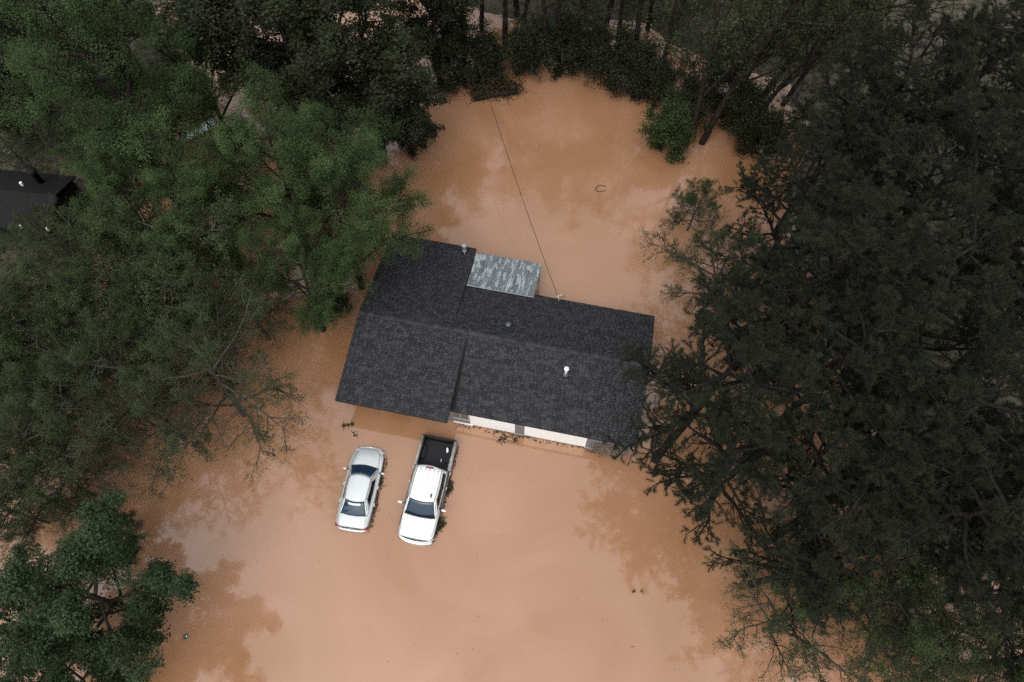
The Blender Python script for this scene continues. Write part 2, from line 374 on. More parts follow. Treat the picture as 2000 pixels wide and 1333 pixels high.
# pipes and vents on the roof
def roof_z(u, v):
    if v < 0: return RZ + v*((RZ-EF)/BF if u > 0 else (RZ-ZF)/CF)
    return RZ - v*((RZ-EB)/BB if u > US else (RZ-ZB)/CB)
def on_roof(px, py):
    z = 2.6
    for _ in range(12): u, v = huv(px, py, z); z = roof_z(u, v)
    return u, v, z
u, v, z = on_roof(1105, 731)
bm = BM(); tube(bm, [(u, v, z-.1), (u, v, z+.62)], .075, 12); p = part('vent_pipe', bm, M['pipe_white'], house, True)
bm = BM(); tube(bm, [(u, v, z+.60), (u, v, z+.64), (u, v, z+.74), (u, v, z+.78)], [.10, .135, .135, .06], 14); link('pipe_cap', bm_mesh('pipe_cap', bm), M['white'], p)
bm = BM(); tube(bm, [(u, v, z), (u, v, z+.06)], [.17, .09], 12); link('pipe_boot', bm_mesh('pipe_boot', bm), M['vent'], p)
u, v, z = on_roof(993, 638)
bm = BM(); tube(bm, [(u, v, z-.1), (u, v, z+.2)], .12, 12); p = part('roof_vent', bm, M['vent'], house, True)
bm = BM(); tube(bm, [(u, v, z+.18), (u, v, z+.24), (u, v, z+.34), (u, v, z+.40)], [.13, .19, .17, .05], 14); link('vent_hood', bm_mesh('vent_hood', bm, True), M['vent'], p)
u, v, z = on_roof(908, 498)
bm = BM(); tube(bm, [(u, v, z-.2), (u, v, z+.55)], .055, 10); p = part('flue_pipe', bm, M['pipe_metal'], house, True)
bm = BM(); tube(bm, [(u, v, z+.50), (u, v, z+.55)], .12, 14); link('flue_collar', bm_mesh('flue_collar', bm), M['pipe_white'], p)
bm = BM(); tube(bm, [(u, v, z+.55), (u, v, z+1.0), (u, v, z+1.03)], [.11, .12, .14], 12); link('flue_cap', bm_mesh('flue_cap', bm), M['pipe_metal'], p)
u, v, z = on_roof(1091, 590)
MAST = (u, v, z+.75)
bm = BM(); tube(bm, [(u, v, z-.3), (u, v, z+.75)], .03, 8); p = part('service_mast', bm, M['pale'], house, True)
bm = BM(); tube(bm, [(u, v, z+.72), (u+.02, v, z+.82), (u+.14, v, z+.86), (u+.22, v, z+.80)], [.05, .08, .07, .05], 10); link('weatherhead', bm_mesh('weatherhead', bm, True), M['pale'], p)
bm = BM(); tube(bm, [(u, v, z+.62), (u-.10, v+.03, z+.66)], .035, 8); link('insulator', bm_mesh('insulator', bm), M['white'], p)
bm = BM(); tube(bm, [(u+.22, v, z+.8), (u+.36, v, z+.72), (u+.2, v, z+.55), (u-.08, v+.03, z+.66)], .013, 6); link('drip_loop', bm_mesh('drip_loop', bm), M['wire'], p)
# service wire to the trees at the back
a = hp(MAST[0]-.10, MAST[1]+.03, MAST[2]-.09); b = at(932, 120, 6.2)
pts = []
for i in range(41):
    f = i/40; q = a.lerp(b, f); q.z -= .55*4*f*(1-f); pts.append(q)
bm = BM(); tube(bm, pts, .017, 6)
tag(link('power_line', bm_mesh('power_line', bm), M['wire']), 'thin dark overhead wire sagging from the roof mast to the trees', 'power line')

# ------------------------------------------------------------------ vehicles
def grid_patch(bm, P, nu, nv, flip=False):
    g = [[bm.verts.new(P(i/nu, j/nv)) for j in range(nv+1)] for i in range(nu+1)]
    for i in range(nu):
        for j in range(nv): bm.faces.new((g[i][j], g[i+1][j], g[i+1][j+1], g[i][j+1]))
def loft_body(st, hood_ribs=None):
    """st: rows of x, half width, z centre, z edge, z shoulder, z low"""
    bm = BM(); rows = []
    for x, w, zc, ze, zs, zl in st:
        half = [(0, zc), (.3*w, zc-.003), (.58*w, zc*.75+ze*.25), (.80*w, ze), (.91*w, ze-.05), (w, zs), (w*.995, zs-.22), (w*.97, zl+.08), (.90*w, zl)]
        pts = [(-y, z) for y, z in half[:0:-1]] + half
        rows.append([bm.verts.new((x, y, z)) for y, z in pts])
    for A, B in zip(rows, rows[1:]):
        for j in range(len(A)-1): bm.faces.new((A[j], A[j+1], B[j+1], B[j]))
        bm.faces.new((A[-1], A[0], B[0], B[-1]))
    bm.faces.new(rows[0]); bm.faces.new(rows[-1][::-1])
    return bm
def subsurf(o, n=1):
    m = o.modifiers.new('sub', 'SUBSURF'); m.levels = m.render_levels = n
    for p in o.data.polygons: p.use_smooth = True
    return o
def lerp(a, b, t): return tuple(x+(y-x)*t for x, y in zip(a, b))
class Cabin:
    """base corners and roof corners of the left side (y > 0); the other side is mirrored"""
    def __init__(s, bf, br, rf, rr, bow=.10, bulge=.03): s.bf, s.br, s.rf, s.rr, s.bow, s.bulge = bf, br, rf, rr, bow, bulge
    def side(s, t, h, sg, off=0):
        p = lerp(lerp(s.bf, s.br, t), lerp(s.rf, s.rr, t), h)
        y = p[1] + s.bulge*4*h*(1-h)*.6 + .035*4*t*(1-t) + off
        return Vector((p[0], sg*y, p[2] + off*.3))
    def front(s, q, h, off=0):     # q across -1..1
        p = lerp(s.bf, s.rf, h); return Vector((p[0] + s.bow*(1-q*q) + s.bulge*4*h*(1-h) + off*.7, q*p[1], p[2] + off*.7 + .02*(1-q*q)*h))
    def rear(s, q, h, off=0):
        p = lerp(s.br, s.rr, h); return Vector((p[0] - s.bow*(1-q*q)*.8 - s.bulge*4*h*(1-h) - off*.7, q*p[1], p[2] + off*.7 + .02*(1-q*q)*h))
    def top(s, t, q, off=0, ov=0):
        p = lerp(s.rf, s.rr, t)
        x = p[0] + (s.bow*(1-q*q)*(1-t) - s.bow*.8*(1-q*q)*t)
        y = (p[1] + .035*4*t*(1-t) + ov)
        return Vector((x, q*y, p[2] + .05*4*t*(1-t)*.5 + .045*(1-q*q) + off))
def strip(bm, f, nu, w0, w1, off):
    grid_patch(bm, lambda a, b: f(a, w0 + (w1-w0)*b, off), nu, 1)
def solid(bm, t=.012):
    bmesh.ops.recalc_face_normals(bm, faces=bm.faces); bmesh.ops.solidify(bm, geom=bm.faces[:], thickness=t); return bm

def wheel(parent, x, y, r, wd):
    bm = BM(); tube(bm, [(x, y-wd/2, r), (x, y-wd/2+.03, r), (x, y+wd/2-.03, r), (x, y+wd/2, r)], [r*.92, r, r, r*.92], 20)
    t = part('tyre', bm, M['rubber'], parent, True)
    s = 1 if y > 0 else -1
    bm = BM(); tube(bm, [(x, y+s*wd*.45, r), (x, y+s*(wd/2+.01), r)], r*.62, 14); link('rim', bm_mesh('rim', bm), M['chrome'], t)

def mirror_part(root, x, y, z, m, sg, size=(.10, .2, .14)):
    bm = BM(); box(bm, x-size[0]/2, x+size[0]/2, min(sg*y, sg*(y+size[1])), max(sg*y, sg*(y+size[1])), z, z+size[2])
    bmesh.ops.bevel(bm, geom=bm.edges[:]+bm.verts[:], offset=.03, segments=2, affect='EDGES')
    o = part('mirror', bm, m, root, True)
    bm = BM(); box(bm, x-.03, x+.03, min(sg*(y-.1), sg*(y+.02)), max(sg*(y-.1), sg*(y+.02)), z+.02, z+.07); link('mirror_arm', bm_mesh('mirror_arm', bm), M['black'], o)

def build_cabin(root, cb, paint, nwin, glass, top_off=.02, rear_q=.93, sidew=(.06, .94), hw=(.14, .86)):
    bm = BM(); grid_patch(bm, lambda a, b: cb.front(-.99+1.98*a, b), 10, 5); part('windscreen', solid(bm), glass, root, True)
    bm = BM(); grid_patch(bm, lambda a, b: cb.rear(-.99+1.98*a, b), 10, 5); part('rear_window', solid(bm), glass, root, True)
    for sg in (1, -1):
        edges = nwin
        for t0, t1 in edges:
            bm = BM(); grid_patch(bm, lambda a, b: cb.side(t0+(t1-t0)*a, hw[0]+(hw[1]-hw[0])*b, sg), 6, 4); part('side_window', solid(bm), M['tint_glass'], root, True)
    bm = BM()
    for sg in (1, -1):
        s_ = lambda t, h, off: cb.side(t, h, sg, off)
        # lower belt, upper rail, end pillars, pillars between the windows
        strip(bm, lambda a, b, o: s_(a, b, o), 12, -.02, hw[0]+.02, .012); strip(bm, lambda a, b, o: s_(a, b, o), 12, hw[1]-.02, 1.0, .012)
        cuts = [(-.0, nwin[0][0]+.01)] + [(nwin[i][1]-.008, nwin[i+1][0]+.008) for i in range(len(nwin)-1)] + [(nwin[-1][1]-.01, 1.0)]
        for t0, t1 in (cuts[0], cuts[-1]): grid_patch(bm, lambda a, b: s_(t0+(t1-t0)*a, b, .012), 2, 5)
        grid_patch(bm, lambda a, b: cb.front(sg*(1-.07*a), b, .012), 1, 5); grid_patch(bm, lambda a, b: cb.rear(sg*(1-.09*a), b, .012), 1, 5)
    part('cabin_frame', solid(bm, .018), paint, root, True)
    for sg in (1, -1):
        for i in range(len(nwin)-1):
            bm = BM(); t0, t1 = nwin[i][1]-.004, nwin[i+1][0]+.004
            grid_patch(bm, lambda a, b: cb.side(t0+(t1-t0)*a, b, sg, .008), 1, 5); part('door_pillar', solid(bm), M['black'], root)
    # dark seal round the front and rear glass
    bm = BM()
    for f in (cb.front, cb.rear):
        for h0, h1 in ((-.03, .06), (.95, 1.0)): grid_patch(bm, lambda a, b: f(-.98+1.96*a, h0+(h1-h0)*b, .006), 12, 1)
    part('glass_seal', solid(bm, .006), M['black'], root)

# ---- silver sedan, nose towards the house
S_LOC, S_YAW = (-8.488+.05, 11.471), R(-98.17) + math.pi
sedan = thing('sedan', 'silver four door sedan sunk to its sills in the flood, nose to the house', 'car', (S_LOC[0], S_LOC[1], -.42), S_YAW, 'vehicles stranded in front of the house')
st = [(-2.40, .60, .86, .83, .66, .34), (-2.36, .78, .93, .90, .74, .30), (-2.24, .85, 1.0, .97, .82, .28), (-1.75, .89, 1.02, .985, .86, .25), (-1.0, .905, 1.0, .97, .87, .22), (0, .91, .985, .955, .86, .22),
      (.9, .91, .97, .93, .85, .22), (1.3, .90, .95, .89, .82, .24), (1.75, .875, .89, .82, .76, .25), (2.1, .80, .81, .74, .68, .28), (2.29, .68, .74, .68, .60, .30), (2.40, .46, .64, .60, .52, .34)]
b_ = subsurf(part('body', loft_body(st), M['silver'], sedan), 2); b_.data.materials.append(M['side_shade_grime'])
for p in b_.data.polygons:                                             # darker flanks: shade put into the paint, over flood mud
    if p.center.z < .76 and abs(p.normal.y) > .7: p.material_index = 1
cb = Cabin((1.10, .76, .93), (-1.66, .74, .985), (.40, .575, 1.405), (-.92, .545, 1.40), bow=.17)
build_cabin(sedan, cb, M['silver'], [(.17, .52), (.545, .86)], M['car_glass'])
bm = BM(); grid_patch(bm, lambda a, b: cb.top(a, -1+2*b, .006, .02), 10, 10); part('roof', solid(bm, .02), M['silver'], sedan, True)
for sg in (1, -1):                                                    # gutter lines along the roof
    bm = BM(); tube(bm, [cb.top(t, sg*.965, .018) for t in (0, .25, .5, .75, 1)], .008, 6); part('roof_moulding', bm, M['black'], sedan)
mirror_part(sedan, .88, .93, .90, M['silver'], 1); mirror_part(sedan, .88, .93, .90, M['silver'], -1)
for sg in (1, -1):
    for x in (.05, -.95):
        bm = BM(); box(bm, x-.1, x+.1, min(sg*.895, sg*.935), max(sg*.895, sg*.935), .79, .82); part('door_handle', bm, M['silver'], sedan)
    bm = BM(); box(bm, -2.405, -2.20, min(sg*.50, sg*.845), max(sg*.50, sg*.845), .72, .86); bmesh.ops.bevel(bm, geom=bm.edges[:], offset=.03, segments=2, affect='EDGES'); part('tail_light', bm, M['red'], sedan, True)
    bm = BM(); box(bm, 2.08, 2.30, min(sg*.42, sg*.74), max(sg*.42, sg*.74), .60, .72); bmesh.ops.bevel(bm, geom=bm.edges[:], offset=.04, segments=2, affect='EDGES'); part('headlight', bm, M['lens'], sedan, True)
    for x in (1.45, -1.4): wheel(sedan, x, sg*.79, .32, .2)
    bm = BM(); tube(bm, [(.55, sg*.9205, .68), (-1.15, sg*.9215, .69)], .014, 6); part('side_moulding', bm, M['black'], sedan)
bm = BM(); box(bm, -2.43, -2.385, -.50, .50, .74, .845); part('trunk_trim', bm, M['black'], sedan)
bm = BM(); box(bm, -2.445, -2.428, -.16, .16, .755, .835); part('licence_plate', bm, M['trim'], sedan)
bm = BM(); tube(bm, [(-2.36, -.80, .62), (-2.46, -.55, .62), (-2.49, 0, .62), (-2.46, .55, .62), (-2.36, .80, .62)], .075, 8); part('rear_bumper', bm, M['silver'], sedan, True)
bm = BM(); tube(bm, [(2.18, -.78, .48), (2.38, -.52, .48), (2.46, 0, .48), (2.38, .52, .48), (2.18, .78, .48)], .08, 8); part('front_bumper', bm, M['silver'], sedan, True)
bm = BM()
for sg in (1, -1): tube(bm, [(1.12, sg*.72, .985), (1.75, sg*.665, .90), (2.15, sg*.56, .80)], .007, 5)
tube(bm, [(-1.80, -.70, 1.035), (-2.1, -.70, 1.015), (-2.30, -.66, .975)], .006, 5); tube(bm, [(-1.80, .70, 1.035), (-2.1, .70, 1.015), (-2.30, .66, .975)], .006, 5)
part('panel_gap', bm, M['black'], sedan)
for sg in (1, -1):
    bm = BM()
    for x in (1.0, -.15, -1.15): box(bm, x-.008, x+.008, min(sg*.905, sg*.918), max(sg*.905, sg*.918), .50, .93)
    part('door_gap', bm, M['black'], sedan)
bm = BM(); grid_patch(bm, lambda a, b: cb.rear(-.55+1.1*a, .78+.12*b, .008), 8, 1); part('rear_glass_strip', solid(bm, .006), M['tarp_blue'], sedan)  # pale blue strip across the upper rear window

sedan.scale = (.97, 1.06, 1)

# ---- white crew cab pickup, tailgate towards the house
T_LOC, T_YAW = (-4.706, 11.366), R(-101.49)
truck = thing('pickup_truck', 'white crew cab pickup with black open bed, hood away from the house', 'pickup truck', (T_LOC[0], T_LOC[1], -.55), T_YAW, 'vehicles stranded in front of the house')
st = [(.70, .97, 1.24, 1.20, 1.05, .5), (1.3, .97, 1.22, 1.18, 1.04, .48), (1.55, .97, 1.19, 1.155, 1.03, .45), (2.1, .965, 1.16, 1.12, 1.0, .45), (2.6, .945, 1.12, 1.07, .95, .48), (2.78, .90, 1.08, 1.03, .90, .5), (2.84, .80, 1.0, .95, .82, .52)]
subsurf(part('hood', loft_body(st), M['truck_white'], truck), 2); truck.children[-1].data.materials.append(M['side_shade_grime'])
for p in truck.children[-1].data.polygons:  # truck flanks get the same painted-in shade
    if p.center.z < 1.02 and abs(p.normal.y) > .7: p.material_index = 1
bm = BM(); box(bm, -1.10, .95, -.985, .985, .50, 1.20); bmesh.ops.bevel(bm, geom=bm.edges[:], offset=.05, segments=3, affect='EDGES'); part('cab_body', bm, M['side_shade_grime'], truck, True)
for sg in (1, -1):                                                    # bed: two sides with rounded rails, then the liner
    bm = BM(); hexa(bm, [(-2.86, sg*.84, .55), (-1.14, sg*.84, .55), (-1.14, sg*1.0, .55), (-2.86, sg*1.0, .55), (-2.86, sg*.86, 1.34), (-1.14, sg*.86, 1.36), (-1.14, sg*.975, 1.36), (-2.86, sg*.975, 1.34)])
    bmesh.ops.recalc_face_normals(bm, faces=bm.faces); bmesh.ops.bevel(bm, geom=bm.edges[:], offset=.025, segments=2, affect='EDGES')
    part('bed_side', bm, M['bed_paint'], truck, True)
bm = BM()
for sg in (1, -1): box(bm, -2.84, -1.16, min(sg*.80, sg*.838), max(sg*.80, sg*.838), .78, 1.343)
box(bm, -2.83, -1.15, -.80, .80, .74, .78); box(bm, -1.19, -1.145, -.80, .80, .78, 1.36)
for i in range(12): box(bm, -2.80, -1.2, -.74+i*.128, -.74+i*.128+.06, .782, .803)
for sg in (1, -1):
    box(bm, -2.35, -1.65, min(sg*.60, sg*.798), max(sg*.60, sg*.798), .804, .98)
part('bed_liner', bm, M['liner'], truck)
bm = BM(); box(bm, -2.93, -2.865, -.96, .96, .60, 1.33); bmesh.ops.bevel(bm, geom=bm.edges[:], offset=.02, segments=2, affect='EDGES'); t = part('tailgate', bm, M['liner'], truck, True)
bm = BM(); box(bm, -2.955, -2.932, -.14, .14, 1.12, 1.22); link('tailgate_handle', bm_mesh('tailgate_handle', bm), M['black'], t)
cb = Cabin((1.52, .86, 1.20), (-1.06, .87, 1.22), (.86, .70, 1.86), (-.92, .69, 1.86), bow=.14)
build_cabin(truck, cb, M['truck_white'], [(.10, .23), (.27, .60), (.635, .94)], M['car_glass'], hw=(.10, .88))
bm = BM(); grid_patch(bm, lambda a, b: cb.top(a, -1+2*b, .008, .02), 10, 12); part('roof', solid(bm, .03), M['truck_white'], truck, True)
bm = BM()
for q in (-.62, -.28, .06, .40, .70): grid_patch(bm, lambda a, b: cb.top(.22+.70*a, q-.07+.14*b, .014+.018*math.sin(math.pi*min(1, max(0, b)))*1), 8, 4)
part('roof_rib', solid(bm, .012), M['truck_white'], truck, True)
for sg in (1, -1):
    bm = BM(); tube(bm, [cb.top(t, sg*.94, .03) for t in (0, .25, .5, .75, 1)], .012, 6); part('roof_moulding', bm, M['black'], truck)
p_ = cb.top(.12, .62, .03)
bm = BM(); tube(bm, [p_, p_+Vector((-.14, 0, .05)), p_+Vector((-.22, 0, .03))], [.03, .045, .02], 8); part('roof_antenna', bm, M['black'], truck, True)
p_ = cb.top(.93, .1, .04)
bm = BM(); box(bm, p_.x-.06, p_.x+.03, -.2, .2, p_.z-.05, p_.z+.005); part('brake_light', bm, M['red'], truck)
bm = BM()
for y in (-.62, -.34, .34, .62):
    tube(bm, [(1.62, y, 1.172), (1.9, y*1.0, 1.165), (2.35, y*.98, 1.135), (2.62, y*.95, 1.10)], [.012, .03, .03, .012], 8)
part('hood_ridge', bm, M['truck_white'], truck, True)
bm = BM(); tube(bm, [(1.60, -.82, 1.205), (1.66, -.5, 1.222), (1.685, 0, 1.226), (1.66, .5, 1.222), (1.60, .82, 1.205)], .035, 8); part('wiper_cowl', bm, M['black'], truck, True)
bm = BM()
for y0, y1 in ((-.65, .0), (.05, .65)): tube(bm, [(1.64, y0, 1.25), (1.50, y1, 1.33)], .014, 5)
part('wiper', bm, M['black'], truck)
bm = BM(); tube(bm, [(2.60, -.92, .92), (2.80, -.78, .95), (2.895, -.4, .97), (2.92, 0, .975), (2.895, .4, .97), (2.80, .78, .95), (2.60, .92, .92)], .028, 8); part('grille_gap', bm, M['black'], truck)
bm = BM(); tube(bm, [(2.62, -.94, .84), (2.83, -.80, .86), (2.93, -.4, .88), (2.95, 0, .885), (2.93, .4, .88), (2.83, .80, .86), (2.62, .94, .84)], .05, 8); part('grille_bar', bm, M['truck_white'], truck, True)
bm = BM(); tube(bm, [(2.60, -.95, .62), (2.86, -.82, .63), (2.98, -.4, .64), (3.0, 0, .64), (2.98, .4, .64), (2.86, .82, .63), (2.60, .95, .62)], .10, 8); part('front_bumper', bm, M['chrome'], truck, True)
bm = BM(); box(bm, -3.02, -2.94, -.92, .92, .50, .62); part('rear_bumper', bm, M['chrome'], truck)
for sg in (1, -1):
    mirror_part(truck, 1.12, 1.06, 1.20, M['truck_white'], sg, (.12, .24, .2))
    for x in (-.15, -1.0):
        bm = BM(); box(bm, x-.09, x+.09, min(sg*.982, sg*1.03), max(sg*.982, sg*1.03), 1.06, 1.10); part('door_handle', bm, M['chrome'], truck)
    bm = BM(); box(bm, 2.66, 2.84, min(sg*.62, sg*.90), max(sg*.62, sg*.90), .86, 1.0); bmesh.ops.bevel(bm, geom=bm.edges[:], offset=.03, segments=2, affect='EDGES'); part('headlight', bm, M['lens'], truck, True)
    bm = BM(); box(bm, -2.90, -2.82, min(sg*.87, sg*1.005), max(sg*.87, sg*1.005), .85, 1.25); part('tail_light', bm, M['red'], truck)
    for x in (1.85, -1.95): wheel(truck, x, sg*.84, .40, .26)
    bm = BM(); a = [(1.85+.5*math.cos(t), sg*.975, .42+.48*math.sin(t)) for t in [math.pi*i/10 for i in range(11)]]; tube(bm, a, .035, 6); part('wheel_arch', bm, M['black'], truck)
    bm = BM(); a = [(-1.95+.5*math.cos(t), sg*.985, .42+.48*math.sin(t)) for t in [math.pi*i/10 for i in range(11)]]; tube(bm, a, .035, 6); part('wheel_arch', bm, M['black'], truck)
    bm = BM(); box(bm, -1.13, 1.45, min(sg*.975, sg*.992), max(sg*.975, sg*.992), .56, 1.0); part('door', bm, M['side_shade_grime'], truck)
    bm = BM()
    for x in (-1.12, -.08, .96): box(bm, x-.008, x+.008, min(sg*.985, sg*.996), max(sg*.985, sg*.996), .56, 1.18)
    part('door_gap', bm, M['black'], truck)
    bm = BM(); tube(bm, [(.98, sg*.93, 1.215), (1.5, sg*.915, 1.20), (2.2, sg*.89, 1.135), (2.62, sg*.84, 1.085)], .008, 5); part('hood_gap', bm, M['black'], truck)
truck.scale = (1, 1.04, 1)
def in_truck(x, y, z): return Vector((T_LOC[0] + math.cos(T_YAW)*x - math.sin(T_YAW)*y, T_LOC[1] + math.sin(T_YAW)*x + math.cos(T_YAW)*y, z-.55))
def crumple(name, label, cat, p, size, m, seed):
    r = random.Random(seed); bm = BM(); bmesh.ops.create_icosphere(bm, subdivisions=2, radius=1)
    for v in bm.verts: v.co = Vector((v.co.x*size[0], v.co.y*size[1], v.co.z*size[2]))*r.uniform(.6, 1.15)
    o = link(name, bm_mesh(name, bm), m); o.location = p; return tag(o, label, cat)
crumple('paper_scrap', 'crumpled white bag lying by the right wall of the truck bed', 'litter', in_truck(-2.35, .57, 1.02), (.07, .2, .05), M['white'], 1)
crumple('jug', 'small grey jug lying on the truck bed floor behind the cab', 'jug', in_truck(-1.75, .35, .86), (.06, .14, .06), M['pipe_metal'], 2)

# ------------------------------------------------------------------ trees
def walk(rng, P0, D0, Ln, nseg, gnarl, trop):
    N = len(P0); P = np.zeros((N, nseg+1, 3)); P[:, 0] = P0; D = D0.copy(); step = (Ln/nseg)[:, None]
    for i in range(nseg):
        D = D + rng.normal(0, gnarl, (N, 3)); D[:, 2] += trop; D /= np.linalg.norm(D, axis=1, keepdims=True)
        P[:, i+1] = P[:, i] + D*step
    return P
def spawn(rng, P, nch, t0, t1, ang, angsd):
    """positions, directions, parent index and place along the parent for nch children on each branch"""
    N, k = P.shape[0], P.shape[1]-1
    t = t0 + (t1-t0)*(np.arange(nch)[None]+rng.uniform(.05, .95, (N, nch)))/nch
    f = np.clip(t*k, 0, k-1e-6); i = f.astype(int); fr = (f-i)[..., None]; ii = np.arange(N)[:, None]
    pos = P[ii, i]*(1-fr) + P[ii, i+1]*fr; d = P[ii, i+1]-P[ii, i]; d /= np.linalg.norm(d, axis=2, keepdims=True)+1e-9
    a = np.cross(d, np.array([0, 0, 1.])) + 1e-4; a /= np.linalg.norm(a, axis=2, keepdims=True); b = np.cross(d, a)
    phi = (np.arange(nch)*2.39996)[None] + rng.uniform(0, 6.28, (N, 1)) + rng.normal(0, .4, (N, nch))
    th = np.clip(rng.normal(ang, angsd, (N, nch)), .15, 2.2)
    D = np.cos(th)[..., None]*d + np.sin(th)[..., None]*(np.cos(phi)[..., None]*a + np.sin(phi)[..., None]*b)
    return pos.reshape(-1, 3), D.reshape(-1, 3), np.repeat(np.arange(N), nch), t.reshape(-1)
def tubes_np(P, r0, r1, sides):
    N, k1, _ = P.shape; Tn = np.gradient(P, axis=1); Tn /= np.linalg.norm(Tn, axis=2, keepdims=True)+1e-9
    ref = np.where(np.abs(Tn[..., 2:]) > .9, np.array([1., 0, 0]), np.array([0, 0, 1.]))
    a = np.cross(Tn, ref); a /= np.linalg.norm(a, axis=2, keepdims=True)+1e-9; b = np.cross(Tn, a)
    rad = r0[:, None] + (r1-r0)[:, None]*np.linspace(0, 1, k1)[None]
    ph = np.arange(sides)*2*np.pi/sides
    V = P[:, :, None] + rad[:, :, None, None]*(np.cos(ph)[None, None, :, None]*a[:, :, None] + np.sin(ph)[None, None, :, None]*b[:, :, None])
    idx = np.arange(N*k1*sides).reshape(N, k1, sides); nx = np.roll(idx, -1, axis=2)
    F = np.stack([idx[:, :-1], nx[:, :-1], nx[:, 1:], idx[:, 1:]], -1).reshape(-1, 4)
    return V.reshape(-1, 3), F
def merge(parts):
    V, F, o = [], [], 0
    for v, f in parts: V.append(v); F.append(f+o); o += len(v)
    return np.concatenate(V), np.concatenate(F)
def leaves_np(rng, P, per, size, spread, flat=.5, tintgrp=None, aspect=.5, t0=.15, droop=0):
    N, k = P.shape[0], P.shape[1]-1
    t = rng.uniform(t0, 1, (N, per)); f = np.clip(t*k, 0, k-1e-6); i = f.astype(int); fr = (f-i)[..., None]; ii = np.arange(N)[:, None]
    c = (P[ii, i]*(1-fr)+P[ii, i+1]*fr + rng.normal(0, spread, (N, per, 3))).reshape(-1, 3); n = len(c)
    d = rng.normal(0, 1, (n, 3)); d[:, 2] = d[:, 2]*.5 - droop; d /= np.linalg.norm(d, axis=1, keepdims=True)
    nm = rng.normal(0, 1, (n, 3)); nm[:, 2] = np.abs(nm[:, 2]) + flat; s = np.cross(d, nm); s /= np.linalg.norm(s, axis=1, keepdims=True)+1e-9
    sz = size*rng.uniform(.6, 1.35, (n, 1))
    V = np.stack([c, c+d*sz*.5+s*sz*aspect*.5, c+d*sz, c+d*sz*.5-s*sz*aspect*.5], 1).reshape(-1, 3)
    F = np.arange(n*4).reshape(n, 4)
    g = rng.uniform(0, 1, N) if tintgrp is None else tintgrp
    tint = np.clip(np.repeat(g, per)*.6 + rng.uniform(0, .45, n), 0, 1)
    return V, F, tint
def tufts_np(rng, P, ntuft, nn, ln, wd, grp):
    N, k = P.shape[0], P.shape[1]-1
    t = np.linspace(.35, 1, ntuft)[None]*np.ones((N, 1)); f = np.clip(t*k, 0, k-1e-6); i = f.astype(int); fr = (f-i)[..., None]; ii = np.arange(N)[:, None]
    c = (P[ii, i]*(1-fr)+P[ii, i+1]*fr).reshape(-1, 3); ax = (P[ii, i+1]-P[ii, i]).reshape(-1, 3); ax /= np.linalg.norm(ax, axis=1, keepdims=True)+1e-9
    c = np.repeat(c, nn, 0); ax = np.repeat(ax, nn, 0); n = len(c)
    d = rng.normal(0, 1, (n, 3)) + ax*.9; d[:, 2] += .15; d /= np.linalg.norm(d, axis=1, keepdims=True)
    s = np.cross(d, rng.normal(0, 1, (n, 3))); s /= np.linalg.norm(s, axis=1, keepdims=True)+1e-9
    l = ln*rng.uniform(.7, 1.2, (n, 1))
    V = np.stack([c-s*wd*.5, c+s*wd*.5, c+d*l], 1).reshape(-1, 3); F = np.arange(n*3).reshape(n, 3)
    tint = np.clip(np.repeat(grp, ntuft*nn)*.6+rng.uniform(0, .45, n), 0, 1)
    return V, F, tint
